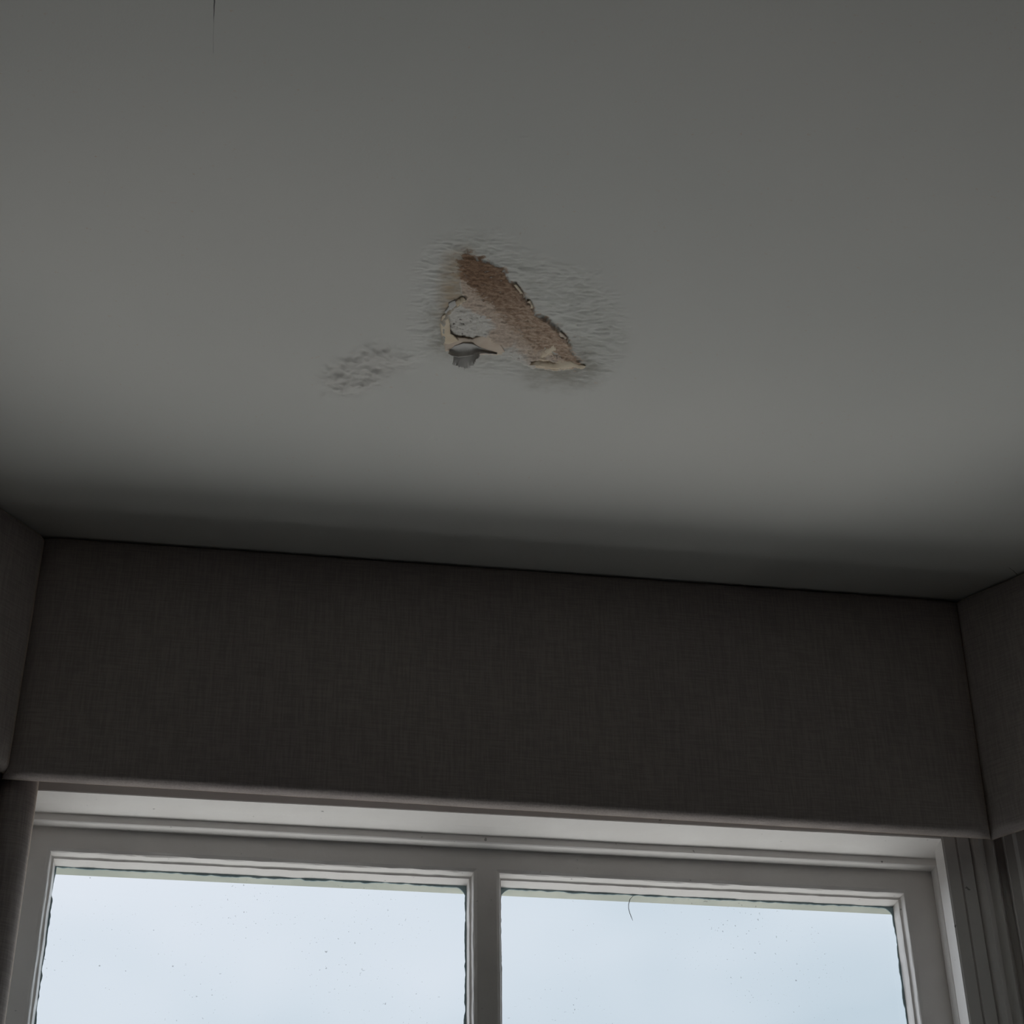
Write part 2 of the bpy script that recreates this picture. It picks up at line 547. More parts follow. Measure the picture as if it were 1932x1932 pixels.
def make_window(name, label, loc, rz, a, ncol, ext):
    """local x along the wall, y outwards, z up; a = half width at the inner face"""
    root = empty(name, loc, rz)
    tag(root, label, kind='structure')
    zt = ZT
    # --- box frame: inner face, lining, stop bead
    fr = MB()
    st = [(0.070, a + 0.0030, zt - 0.338, SILL - 0.003), (0.0615, a + .0012, zt - 0.3398, SILL - .0012), (0.0612, a, zt - 0.341, SILL),
          (0.098, a + 0.0085, zt - 0.3405, SILL), (0.122, a + 0.016, zt - 0.3425, SILL), (0.122, a + 0.012, zt - 0.3515, SILL + .004),
          (0.1235, a + 0.011, zt - 0.3525, SILL + .004), (0.1380, a + 0.011, zt - 0.3525, SILL + .005), (0.1443, a + 0.0125, zt - 0.3510, SILL + .005), (0.1443, a + 0.05, zt - 0.325, SILL - .03)]

    def loop(v, aa, z1, z0, k):
        pts = []
        nn = 26
        for i in range(nn):
            s = i / nn
            pts.append((-aa + 2 * aa * s, v, z1 + 0.0006 * n1(s * 9, k + 3)))
        for i in range(nn):
            s = i / nn
            pts.append((aa + 0.0005 * n1(s * 9, k + 9), v, z1 + (z0 - z1) * s))
        for i in range(nn):
            s = i / nn
            pts.append((aa - 2 * aa * s, v, z0))
        for i in range(nn):
            s = i / nn
            pts.append((-aa, v, z0 + (z1 - z0) * s))
        return pts
    fr.grid([loop(*s, k) for k, s in enumerate(st)], close=True)
    o = fr.build('window_frame', GLOSS, root)
    # --- sash
    sw = a - 0.025                       # bead outer edge nearest the jamb
    z_top = zt - 0.379
    rows = [z_top, z_top - 0.60, z_top - 1.20, SILL + 0.075]
    if ncol == 2:
        cols = [(-sw, -0.0170), (0.0085, sw)]
    else:
        cols = [(-sw, sw)]
    bars = 0.0255
    panes = []
    for i in range(3):
        z1 = rows[i] - (bars if i else 0)
        z0 = rows[i + 1]
        for (u0, u1) in cols:
            panes.append((u0, u1, z0, z1, i))
    sash = MB(); munt = MB()
    yf, yb = 0.1443, 0.2084
    zlo = SILL - 0.02
    zhi = zt - 0.33
    so = a + 0.04
    back = MB()
    front_s, front_m = sash, munt
    for yy in (yf, yb):
        ins = 0 if yy == yf else 0.0088
        sash, munt = (front_s, front_m) if yy == yf else (back, back)
        lo, hi = panes[-1][2] + ins, rows[0] - ins
        ih = 0 if yy == yf else SPLAY
        sash.quad((-so, yy, hi), (so, yy, hi), (so, yy, zhi), (-so, yy, zhi))
        sash.quad((-so, yy, zlo), (so, yy, zlo), (so, yy, lo), (-so, yy, lo))
        sash.quad((-so, yy, lo), (-sw + ih, yy, lo), (-sw + ih, yy, hi), (-so, yy, hi))
        sash.quad((sw - ih, yy, lo), (so, yy, lo), (so, yy, hi), (sw - ih, yy, hi))
        if ncol == 2:
            munt.quad((cols[0][1] - ih, yy, lo), (cols[1][0] + ih, yy, lo), (cols[1][0] + ih, yy, hi), (cols[0][1] - ih, yy, hi))
        for i in (1, 2):
            for (u0, u1) in cols:
                munt.quad((u0 + ih, yy, rows[i] - bars - ins), (u1 - ih, yy, rows[i] - bars - ins), (u1 - ih, yy, rows[i] + ins), (u0 + ih, yy, rows[i] + ins))
    sash, munt = front_s, front_m
    edge = MB(); outer = back
    for pi, (u0, u1, z0, z1, ri) in enumerate(panes):
        prof = BEAD + OUTER
        for side in range(4):
            n = 90 if ri == 0 else 14
            owner = sash
            if side == 0 and ri > 0: owner = munt
            if side == 2 and ri < 2: owner = munt
            if ncol == 2 and side == 1 and u1 < 0.0: owner = munt
            if ncol == 2 and side == 3 and u0 > 0.0: owner = munt
            rws = []
            for k, (v, ins) in enumerate(prof):
                line = []
                for j in range(n + 1):
                    s = j / n
                    e = math.sin(min(1, s * 25, (1 - s) * 25) * math.pi / 2)
                    if k < len(BEAD):
                        amp = (0.0008 if k in (0, 1, 2) else 0.0005) * e
                    else:
                        amp = 0.0
                    L = max(u1 - u0, z1 - z0)
                    wob = amp * n1(s * 26, 31 * pi + 7 * side + (k // 3)) * 1.4
                    i2 = ins + (wob if 0 < k < len(BEAD) else (wob * 0.7 if k == 0 else 0))
                    if k == 0: i2 = min(i2, 0.0) * 0
                    last = k == len(prof) - 1
                    ih = SPLAY if last else ins
                    if last and side in (1, 3): i2 = SPLAY
                    if side == 0: p = (u0 + ih + (u1 - u0 - 2 * ih) * s, v, z1 - i2)
                    elif side == 1: p = (u1 - i2, v, z1 - ins + (z0 - z1 + 2 * ins) * s)
                    elif side == 2: p = (u1 - ih + (u0 - u1 + 2 * ih) * s, v, z0 + i2)
                    else: p = (u0 + i2, v, z0 + ins + (z1 - z0 - 2 * ins) * s)
                    line.append(p)
                rws.append(line)
            owner.grid(rws[:len(BEAD)])
            outer.grid(rws[len(BEAD) - 1:])
            # uneven paint edge lapping on to the glass
            ins = 0.0088
            l0, l1 = [], []
            L = (u1 - u0 if side in (0, 2) else z1 - z0) - 2 * ins
            ends = [0.024 * (1 - math.cos(q * math.pi / 20)) / L for q in range(10)]
            spots = ends + [0.024 / L + (1 - 0.048 / L) * q / (2 * n) for q in range(2 * n + 1)] + [1 - e_ for e_ in ends[::-1]]
            for s in spots:
                dd = min(s, 1 - s) * L
                wdt = 0.0022 + 0.0016 * n1(s * L * 90, 50 + 5 * pi + side) + 0.0012 * n1(s * L * 25, 80 + 5 * pi + side)
                wdt = max(0.0004, wdt)
                rc = 0.022
                if ri == 0 and u0 < -0.3 and ((side == 0 and s < .5) or (side == 3 and s > .5)):
                    rc = 0.002
                if dd < rc:
                    wdt = max(wdt, rc - math.sqrt(max(0.0, rc * rc - (rc - dd) ** 2)))
                for ll, ii in ((l0, ins), (l1, ins + wdt)):
                    if side == 0: p = (u0 + ins + (u1 - u0 - 2 * ins) * s, .1815, z1 - ii)
                    elif side == 1: p = (u1 - ii, .1817, z1 - ins + (z0 - z1 + 2 * ins) * s)
                    elif side == 2: p = (u1 - ins + (u0 - u1 + 2 * ins) * s, .1815, z0 + ii)
                    else: p = (u0 + ii, .1817, z0 + ins + (z1 - z0 - 2 * ins) * s)
                    ll.append(p)
            edge.grid([l0, l1])
            bk = [(p[0], .1835, p[2]) for p in l1]
            edge.grid([l1, bk])
    sh = sash.build('sash', GLOSS, root)
    if munt.f:
        munt.build('glazing_bar', GLOSS, root)
    e = edge.build('putty_line', PUTTY, sh)
    outer.build('outer_face', EXT, sh)
    for pi, (u0, u1, z0, z1, ri) in enumerate(panes):
        gm = MB()
        gm.box(u0 + .006, u1 - .006, .1826, .1856, z0 + .006, z1 - .006)
        gm.build('glass_pane', GLASS, root)
    # --- casing strips either side with beaded moulding
    for sgn in (-1, 1):
        cb = MB()
        rows_ = []
        for zz in (SILL - 0.25, 1.2, 1.8, 2.3, zt - .36, zt - .30, zt - 0.001):
            rows_.append([(sgn * (a + du), v, zz) for du, v in CASING] + [(sgn * (a + .0785), .10, zz), (sgn * (a + 0.004), .10, zz)])
        cb.grid(rows_, close=True)
        cb.build('casing', GLOSS, root)
    # --- inner head board between opening and ceiling
    hb = MB()
    hb.box(-a - .0, a + .0, 0.0605, 0.10, zt - 0.3402, zt - 0.001)
    hb.build('head_board', GLOSS, root)
    # --- sill board
    sb = MB()
    sb.box(-a - .07, a + .07, 0.02, 0.1443, SILL - 0.035, SILL - 0.0005)
    sb.build('window_sill', GLOSS, root)
    return root


def make_bay_wall(name, label, loc, rz, a, x0, x1):
    root = MB()
    y0, y1 = 0.101, 0.30
    root.box(x0, x1, y0, y1, -0.0, SILL - 0.04)
    root.box(x0, x1, y0, y1, ZT - 0.30, ZT)
    root.box(x0, -a - .05, y0, y1, SILL - .04, ZT - .30)
    root.box(a + .05, x1, y0, y1, SILL - .04, ZT - .30)
    root.box(-a - .08, a + .08, 0.061, y0, 0, SILL - 0.036)
    o = root.build(name, BRICK)
    o.location = loc
    o.rotation_euler = (0, 0, rz)
    tag(o, label, kind='structure')
    return o


A0 = 0.5925
C0 = Vector((0.3455, D, 0)) - Vector((0.017, 0, 0))
AS = 0.27
off = -0.0285 + 0.0785 + AS
CR = PR + dR * off
# left window runs the other way: its heading when seen left-to-right points back to the corner
CLp = PL + dL * off
make_window('window_1', 'white painted two-light window in the middle of the bay', C0, 0.0, A0, 2, 0)
make_window('window_2', 'narrow white painted window on the right side of the bay', CR, AR, AS, 1, 0)
make_window('window_3', 'narrow white painted window on the left side of the bay', CLp, AL + math.pi, AS, 1, 0)
make_bay_wall('wall_bay_front', 'bay wall around the middle window', C0, 0.0, A0, -0.74, 0.74)
make_bay_wall('wall_bay_right', 'bay wall around the right window', CR, AR, AS, -0.44, 0.50)
make_bay_wall('wall_bay_left', 'bay wall around the left window', CLp, AL + math.pi, AS, -0.50, 0.44)


# corner posts where the bay windows meet
for nm, P0, nd, lb in (('trim_1', PR, Vector((math.sin(-AR), math.cos(AR), 0)), 'white painted post in the right corner of the bay'),
                       ('trim_2', PL, Vector((-math.sin(-AL), -math.cos(AL), 0)), 'white painted post in the left corner of the bay')):
    bis = (nd + Vector((0, 1, 0))).normalized()
    cpt = P0 + bis * 0.090
    pb = MB()
    pb.grid([[(0.015 * math.cos(k * math.pi / 6), 0.015 * math.sin(k * math.pi / 6), z) for k in range(12)] for z in (0.0, HC - 0.001)], close=True)
    o = pb.build(nm, GLOSS, smooth=True)
    o.location = cpt
    tag(o, lb, kind='structure')


# ------------------------------------------------------------------ ceiling
def poly_sd(X, Y, poly):
    """signed distance in measuring units, positive inside"""
    P = np.array(poly, float)
    n = len(P)
    dmin = np.full(X.shape, 1e9)
    inside = np.zeros(X.shape, bool)
    for i in range(n):
        x0, y0 = P[i]; x1, y1 = P[(i + 1) % n]
        dx, dy = x1 - x0, y1 - y0
        t = np.clip(((X - x0) * dx + (Y - y0) * dy) / (dx * dx + dy * dy + 1e-9), 0, 1)
        d = np.hypot(X - x0 - t * dx, Y - y0 - t * dy)
        dmin = np.minimum(dmin, d)
        c = ((y0 > Y) != (y1 > Y)) & (X < (x1 - x0) * (Y - y0) / ((y1 - y0) if y1 != y0 else 1e-9) + x0)
        inside ^= c
    return np.where(inside, dmin, -dmin)


def line_d(X, Y, pts):
    dmin = np.full(X.shape, 1e9)
    for i in range(len(pts) - 1):
        x0, y0 = pts[i]; x1, y1 = pts[i + 1]
        dx, dy = x1 - x0, y1 - y0
        t = np.clip(((X - x0) * dx + (Y - y0) * dy) / (dx * dx + dy * dy + 1e-9), 0, 1)
        dmin = np.minimum(dmin, np.hypot(X - x0 - t * dx, Y - y0 - t * dy))
    return dmin


def sstep(a, b, x):
    t = np.clip((x - a) / (b - a), 0, 1)
    return t * t * (3 - 2 * t)


BROWN = [(868, 476), (880, 470), (898, 482), (925, 492), (952, 508), (962, 530), (984, 548), (1002, 574), (1010, 590), (1034, 600), (1052, 620),
         (1074, 640), (1080, 664), (1098, 686), (1080, 692), (1050, 664), (1030, 652), (1010, 662), (1000, 648), (985, 636), (972, 622),
         (955, 608), (945, 590), (925, 572), (905, 556), (880, 535), (862, 512), (860, 490)]
CORE = [(872, 512), (905, 535), (950, 580), (985, 625), (1020, 650), (1068, 672), (1098, 690), (1060, 694), (1005, 690), (960, 670), (930, 664),
        (880, 662), (848, 650), (846, 622), (846, 592), (858, 578), (878, 560), (868, 540)]
ZONE = [(800, 470), (835, 445), (880, 432), (940, 445), (1000, 485), (1060, 500), (1120, 520), (1165, 570), (1190, 620), (1175, 680), (1130, 715),
        (1080, 722), (1000, 705), (940, 700), (890, 690), (830, 668), (785, 655), (778, 600), (782, 540), (790, 500)]
RIGHTZ = [(830, 445), (900, 440), (960, 470), (1020, 500), (1110, 530), (1165, 590), (1185, 640), (1150, 700), (1080, 715), (1000, 702), (1080, 680),
          (1060, 620), (1000, 560), (960, 505), (900, 470)]
LOBE = [(605, 715), (625, 690), (665, 668), (720, 655), (760, 668), (775, 685), (745, 700), (720, 722), (690, 735), (650, 745), (620, 738)]


def ceiling():
    x0, x1, y0, y1 = 0.0, 0.50, 1.30, 1.90
    nx, ny = 420, 500
    xs = np.linspace(x0, x1, nx); ys = np.linspace(y0, y1, ny)
    GX, GY = np.meshgrid(xs, ys)
    W = np.stack([GX, GY, np.full(GX.shape, HC - CAMH)], -1)
    Cc = W @ R                      # R.T applied
    px = 966 - FPX * Cc[..., 0] / Cc[..., 2]
    py = 966 + FPX * Cc[..., 1] / Cc[..., 2]
    jx = px + 5 * fbm(px / 16, py / 10, 3) + 2.5 * fbm(px / 5, py / 4, 5)
    jy = py + 4 * fbm(px / 16, py / 10, 13) + 2.0 * fbm(px / 5, py / 4, 15)
    sb = poly_sd(jx, jy, BROWN)
    sc = poly_sd(jx, jy, CORE)
    sz = poly_sd(px + 12 * fbm(px / 50, py / 50, 8), py + 12 * fbm(px / 50, py / 50, 18), ZONE)
    sr = poly_sd(px + 14 * fbm(px / 40, py / 40, 28), py + 10 * fbm(px / 40, py / 40, 38), RIGHTZ)
    sl = poly_sd(px + 12 * fbm(px / 30, py / 30, 48), py + 10 * fbm(px / 30, py / 30, 58), LOBE)
    brown = sstep(-18, 20, sb + 3 * fbm(px / 7, py / 4, 101))
    upper = sstep(0, 12, (px - 915) * 0.78 - (py - 500) * 0.62 + 25)
    brown = np.maximum(brown, sstep(-2.5, 3, sb) * upper)
    core = sstep(-1.5, 2.0, sc)
    zone = sstep(-28, 26, sz)
    mould = sstep(-22, 22, sr)
    tan = sstep(-24, 14, poly_sd(jx, jy, [(848, 480), (884, 472), (900, 500), (900, 545), (870, 560), (850, 585), (836, 600), (836, 530)])) * (0.62 + 0.5 * fbm(px / 16, py / 5, 77))
    umber = 1 - sstep(10, 175, np.hypot(px - 895, (py - 505) * 1.1) + 22 * fbm(px / 14, py / 9, 79))
    pink = core * sstep(-46, 0, sb) * 0.9
    pink = np.maximum(pink, core * sstep(-16, 12, poly_sd(jx, jy, [(868, 530), (905, 548), (950, 585), (985, 630), (960, 650), (900, 648), (940, 610), (900, 585), (872, 572)])))
    cream = core * sstep(-3, 2, poly_sd(jx, jy, [(846, 640), (872, 634), (905, 640), (925, 632), (948, 655), (940, 668), (880, 665), (848, 660)])) * 0.8
    cream = np.maximum(cream, core * sstep(-2, 1.5, poly_sd(jx, jy, [(1016, 676), (1024, 658), (1046, 646), (1050, 655), (1030, 668), (1036, 682), (1060, 676), (1078, 684), (1096, 684), (1106, 694), (1050, 698), (1010, 692)])) * 0.9)
    lobe_tone = sstep(-18, 18, sl)
    halo = np.clip(sstep(-60, 0, sc + 9 * fbm(px / 22, py / 7, 103)) * (1 - core) * (0.80 + 0.55 * fbm(px / 18, py / 5, 105)), 0, 1)
    halo *= 1 - 0.75 * sstep(655, 690, py) * (1 - sstep(960, 1010, px))
    ridge = np.abs(fbm(px / 20, py / 9, 107, 3))
    crackm = core * (1 - sstep(0.012, 0.040, ridge)) * sstep(0.0, 0.25, fbm(px / 30, py / 20, 109)) * (1 - 0.5 * brown)
    # relief, metres below the ceiling plane
    wr = 1 - np.abs(fbm(px / 30 + 0.5 * fbm(px / 40, py / 40, 90), py / 6.5, 21, 3)) * 2
    wr2 = fbm(px / 12, py / 4.0, 23, 3)
    wr3 = fbm(px / 26 + py / 30, py / 14 - px / 60, 25, 3)
    paint = (1 - core)
    h = 1.35 * zone * paint * (0.00060 * wr + 0.00045 * wr2 * 1.3 + 0.0009 * wr3)
    h += 0.0030 * sstep(-70, 10, sz) * 0.6
    # swollen plaster hanging lower with a step at its upper right rim
    body = np.maximum(sb, sc)
    h += 0.0022 * sstep(-3.0, 3.0, body) * sstep(-10, 60, (px - 860) - 0.2 * (py - 560))
    edge1 = np.exp(-(line_d(px, py, [(972, 534), (985, 556), (1003, 578)]) / 7) ** 2)
    edge2 = np.exp(-(line_d(px, py, [(1028, 600), (1048, 618), (1070, 640)]) / 8) ** 2)
    h += (0.0018 * edge1 + 0.0024 * edge2) * sstep(-2.0, 2.5, body)
    h -= (0.0022 * edge1 + 0.0026 * edge2) * (1 - sstep(-2.0, 2.5, body))
    # crumbly surface and small lifted scales
    cr = fbm(px / 5.0, py / 3.2, 61, 4)
    h += 0.0008 * cr * brown
    h -= 0.0008 * crackm
    sc_n = fbm(px / 14, py / 6.0, 71, 3)
    h += 0.0010 * sstep(0.02, 0.06, sc_n) * core * (1 - 0.4 * brown)
    sc_m = fbm(px / 9, py / 4.0, 73, 3)
    h += 0.0008 * sstep(0.10, 0.14, sc_m) * core
    # recess on the left rim where the film has come away
    rim = np.exp(-(line_d(px, py, [(838, 640), (838, 600), (850, 580), (868, 570), (884, 560)]) / 4.5) ** 2)
    h += 0.0032 * rim * (1 - core)
    h -= 0.0010 * core * sstep(-40, 0, 900 - px)
    # blistered lobe to the left
    lob = sstep(-26, 20, sl)
    h += lob * (0.0030 * (1 - np.abs(fbm(px / 40 - py / 50, py / 26 + px / 90, 81, 3)) * 2.2) + 0.0007 * fbm(px / 9, py / 6, 83))
    ll2 = np.exp(-(line_d(px, py, [(640, 735), (690, 715), (730, 695), (780, 672), (800, 662)]) / 16) ** 2)
    h += ll2 * 0.0010 * (1 - np.abs(fbm(px / 22, py / 9, 85, 3)) * 2)
    # the low ripple past the zone on the upper right and two faint touched-in marks
    r1 = np.exp(-(line_d(px, py, [(1040, 515), (1080, 512), (1100, 525), (1135, 500)]) / 9) ** 2)
    h += r1 * 0.0010 * fbm(px / 12, py / 6, 87)
    r2 = np.exp(-(line_d(px, py, [(893, 275), (930, 266), (965, 264), (998, 258)]) / 5) ** 2)
    h += r2 * 0.0007 * fbm(px / 16, py / 4, 88)
    r3 = np.exp(-(np.hypot(px - 818, (py - 828) * 1.5) / 11) ** 2)
    h += r3 * 0.0006 * fbm(px / 6, py / 5, 89)
    # flatten towards the border of the dense area
    bx = np.minimum(GX - x0, x1 - GX) / 0.03
    by = np.minimum(GY - y0, y1 - GY) / 0.03
    h *= sstep(0, 1, np.minimum(bx, by))
    Vv = np.stack([GX, GY, HC - h], -1).reshape(-1, 3)
    idx = np.arange(nx * ny).reshape(ny, nx)
    q = np.stack([idx[:-1, :-1], idx[1:, :-1], idx[1:, 1:], idx[:-1, 1:]], -1).reshape(-1, 4)   # facing down
    faces = q.tolist()
    verts = Vv.tolist()
    nfine = len(verts)
    b0 = len(verts)
    zc = HC
    outl = [(XW0 - .1, YB - .1), (XW1 + .1, YB - .1), (XW1 + .1, 1.30), (x1, 1.30), (x0, 1.30), (XW0 - .1, 1.30),   # 0-5
            (x0, 1.90), (x1, 1.90),                                                                         # 6,7
            (XW1 + .1, 1.72), (1.60, 1.72), (1.13, 2.36), (-0.42, 2.36), (-0.93, 1.72), (XW0 - .1, 1.72)]       # 8..13
    verts += [(p[0], p[1], zc) for p in outl]
    a = b0
    faces += [[a + 0, a + 5, a + 4, a + 3, a + 2, a + 1],
              [a + 3, a + 7, a + 10, a + 9, a + 8, a + 2],
              [a + 6, a + 11, a + 10, a + 7],
              [a + 4, a + 5, a + 13, a + 12, a + 11, a + 6]]
    me = bpy.data.meshes.new('ceiling')
    me.from_pydata(verts, [], faces)
    me.update()
    nb = len(verts) - nfine
    for nm, arr in (('brown', brown), ('umber', umber), ('pink', pink), ('cream', cream), ('mould', mould * (1 - core)), ('core', core), ('tan', np.clip(tan, 0, 1) * (1 - core * .5)), ('lobe_tone', lobe_tone), ('crack', crackm), ('halo', halo)):
        at = me.attributes.new(nm, 'FLOAT', 'POINT')
        at.data.foreach_set('value', np.concatenate([arr.ravel(), np.zeros(nb)]).astype(np.float32))
    o = link('ceiling', me, CEIL, smooth=True)
    tag(o, 'flat off-white painted ceiling with a damp, blistered patch', kind='structure')
    return o


ceiling()
# roof void above the ceiling keeps daylight out
rb = MB()
rb.v = [(x, y, HC + z) for z in (0.02, 0.12) for x, y in [(XW0 - .1, YB - .1), (XW1 + .1, YB - .1), (XW1 + .1, 1.72), (1.60, 1.72), (1.16, 2.44), (-0.47, 2.44), (-0.95, 1.72), (XW0 - .1, 1.72)]]
rb.f = [tuple(range(8)), tuple(range(15, 7, -1))] + [(i, (i + 1) % 8, 8 + (i + 1) % 8, 8 + i) for i in range(8)]
tag(rb.build('roof', BRICK), 'flat roof over the bay', kind='structure')


# ------------------------------------------------------------------ flakes of peeling paint
def loft(A, B, nu, nv, bow=0.0, jagB=0.0, jagA=0.0, seed=1, mid=None):
    """A, B: lists of (px, py, h mm). bow (mm) pushes the middle of the sheet downwards."""
    def samp(P, s):
        P = np.array(P, float)
        d = np.r_[0, np.cumsum(np.hypot(np.diff(P[:, 0]), np.diff(P[:, 1])))]
        d /= d[-1]
        return [np.interp(s, d, P[:, k]) for k in range(3)]
    rows = []
    for j in range(nv + 1):
        t = j / nv
        row = []
        for i in range(nu + 1):
            s = i / nu
            pa, pb = samp(A, s), samp(B, s)
            p = [pa[k] * (1 - t) + pb[k] * t for k in range(3)]
            fb, fa = t ** 5, (1 - t) ** 5
            p[0] += jagB * n1(s * 17, seed) * fb + jagA * n1(s * 15, seed + 2) * fa
            p[1] += jagB * (n1(s * 23, seed + 5) + .5 * n1(s * 51, seed + 6)) * fb + jagA * n1(s * 19, seed + 7) * fa
            h = p[2] + bow * math.sin(math.pi * t) + 0.25 * n1(s * 8 + t * 3, seed + 11)
            row.append(on_ceiling(p[0], p[1], max(0.0, h) / 1000))
        rows.append(row)
    b = MB()
    b.grid(rows)
    return b


patch = empty('peeling_patch', on_ceiling(950, 600))
tag(patch, 'brown damp patch on the ceiling with curling flakes of cream paint', 'peeling paint')


def flake(b, mat, label, thick=0.0007):
    base = patch.location
    b.v = [tuple(Vector(v) - base) for v in b.v]
    o = b.build('paint_flake', mat, patch, smooth=True)
    md = o.modifiers.new('thickness', 'SOLIDIFY')
    md.thickness = thick
    md.offset = 0
    tag(o, label)
    return o


# cream strip standing off the left rim
flake(loft([(834, 596, 3.0), (830, 612, 3.0), (832, 630, 3.0), (838, 652, 3.5)],
           [(842, 592, 3.5), (848, 604, 4.5), (850, 628, 5.5), (866, 642, 5.0)], 40, 8, 1.0, 1.6, .8, 3), CREAM, 'narrow cream flake on the left rim')
flake(loft([(838, 588, 2.6), (842, 584, 3.), (848, 576, 3.0)], [(843, 594, 3.5), (850, 590, 4), (856, 582, 4.0)], 16, 5, .6, 1.6, .8, 9), GREYF, 'small grey flake on the left rim')
# fold under the strip and the long lobe running to the right
flake(loft([(838, 648, 3.4), (852, 638, 3.6), (868, 636, 3.4), (890, 640, 3.2), (912, 632, 3.0), (926, 630, 3.0), (940, 644, 3.0)],
           [(840, 662, 6.0), (856, 660, 6.5), (872, 656, 6.5), (890, 657, 6.5), (908, 661, 6.5), (934, 666, 6.0), (953, 664, 5.0)], 70, 10, 0.6, 1.2, 1.6, 14), PINK, 'broad pinkish lobe of peeled paint')
# grey film rolled towards the room
flake(loft([(848, 660, 6.4), (858, 652, 6.4), (874, 647, 6.5), (890, 648, 6.5), (906, 655, 6.5), (922, 661, 6.6), (938, 666, 6.5)],
           [(846, 667, 12), (852, 671, 14), (864, 674, 15), (882, 672, 15), (898, 669, 13.5), (912, 667, 11), (938, 668, 8)], 60, 16, -2.0, .5, .5, 21), GREYF, 'large grey rolled flake hanging lowest')
# jagged tongue under the roll
flake(loft([(856, 669, 12), (868, 671, 12.5), (888, 669, 12.5), (906, 664, 11)],
           [(855, 687, 21), (866, 692, 22), (880, 696, 23), (892, 690, 22), (904, 673, 17)], 60, 10, 0.3, 5.0, .4, 33), GREYF, 'jagged grey tongue of paint below the roll')
# lower right ledge
flake(loft([(1004, 684, 3.2), (1012, 677, 3.2), (1026, 678, 3.2), (1044, 683, 3.4), (1058, 680, 3.4), (1078, 680, 3.4), (1098, 688, 2.6)],
           [(999, 690, 8.0), (1018, 691, 9.0), (1038, 694, 7.5), (1062, 697, 6.0), (1084, 693, 5.5), (1098, 697, 5.0), (1106, 691, 3.5)], 80, 8, .8, 2.2, 3.2, 41), CREAM, 'long cream ledge at the lower right tip')
flake(loft([(1020, 672, 3.2), (1026, 660, 3.2), (1046, 648, 3.2)], [(1022, 676, 4.2), (1036, 667, 4.6), (1050, 660, 4.2)], 24, 5, .5, 2.5, 1.6, 47), CREAM, 'cream chip above the lower right ledge')
# chips along the upper right rim
flake(loft([(1000, 566, 3.2), (1006, 578, 3.2), (1003, 586, 3.2)], [(990, 572, 4.0), (994, 580, 4.4), (999, 588, 4.0)], 16, 5, .5, 1.4, 1.0, 51), CREAM, 'pale chip on the upper right rim')
flake(loft([(974, 536, 3.2), (983, 548, 3.2), (990, 560, 3.2)], [(970, 538, 4.2), (979, 550, 4.4), (987, 562, 4.2)], 16, 4, .3, 1.0, .8, 53), CREAM, 'thin chip high on the upper right rim')
flake(loft([(1052, 622, 3.4), (1062, 630, 3.4), (1072, 640, 3.4)], [(1048, 626, 4.4), (1058, 636, 4.6), (1070, 646, 4.2)], 16, 4, .3, 1.2, .8, 57), PINK, 'thin chip low on the upper right rim')
# small scales on the upper left rim
flake(loft([(858, 570, 3.0), (864, 564, 3.2), (874, 560, 3.0)], [(863, 578, 6.0), (872, 572, 6.5), (880, 567, 5.0)], 20, 5, .4, 1.6, 1.0, 61), CREAM, 'curled scale on the upper left rim')
flake(loft([(846, 572, 3.0), (852, 568, 3.0), (858, 566, 3.0)], [(848, 584, 5.0), (856, 581, 5.2), (861, 576, 4.5)], 16, 5, .3, 1.6, .8, 63), GREYF, 'small grey scale on the upper left rim')
flake(loft([(908, 594, 2.2), (920, 592, 2.4), (938, 594, 2.2)], [(906, 600, 3.4), (922, 605, 3.8), (936, 602, 3.2)], 20, 4, .2, 1.6, 1.2, 67), GREYF, 'lifted grey scale inside the patch')

# hairline crack in the ceiling, far from the window
def crack(pts, w0, w1, label, seed):
    ck = MB()
    rows = [[], []]
    P = np.array(pts, float)
    for i in range(41):
        s_ = i / 40
        k = s_ * (len(P) - 1)
        x = np.interp(k, range(len(P)), P[:, 0]) + 1.2 * n1(s_ * 6, seed)
        y = np.interp(k, range(len(P)), P[:, 1])
        p = on_ceiling(x, y)
        wd = w0 + (w1 - w0) * min(1, s_ * 1.6)
        rows[0].append((p.x - wd, p.y, HC - 0.0003))
        rows[1].append((p.x + wd, p.y, HC - 0.0003))
    ck.grid(rows)
    o = ck.build('ceiling_crack', DIRT)
    tag(o, label, kind='structure')


crack([(403.5, -40), (404, 5), (403, 50), (402, 100)], 0.0012, 0.00008, 'thin dark crack in the ceiling near the top left', 3)
crack([(1903, 1070), (1911, 1076), (1919, 1084)], 0.0004, 0.0006, 'short crack in the ceiling above the right pelmet corner', 5)


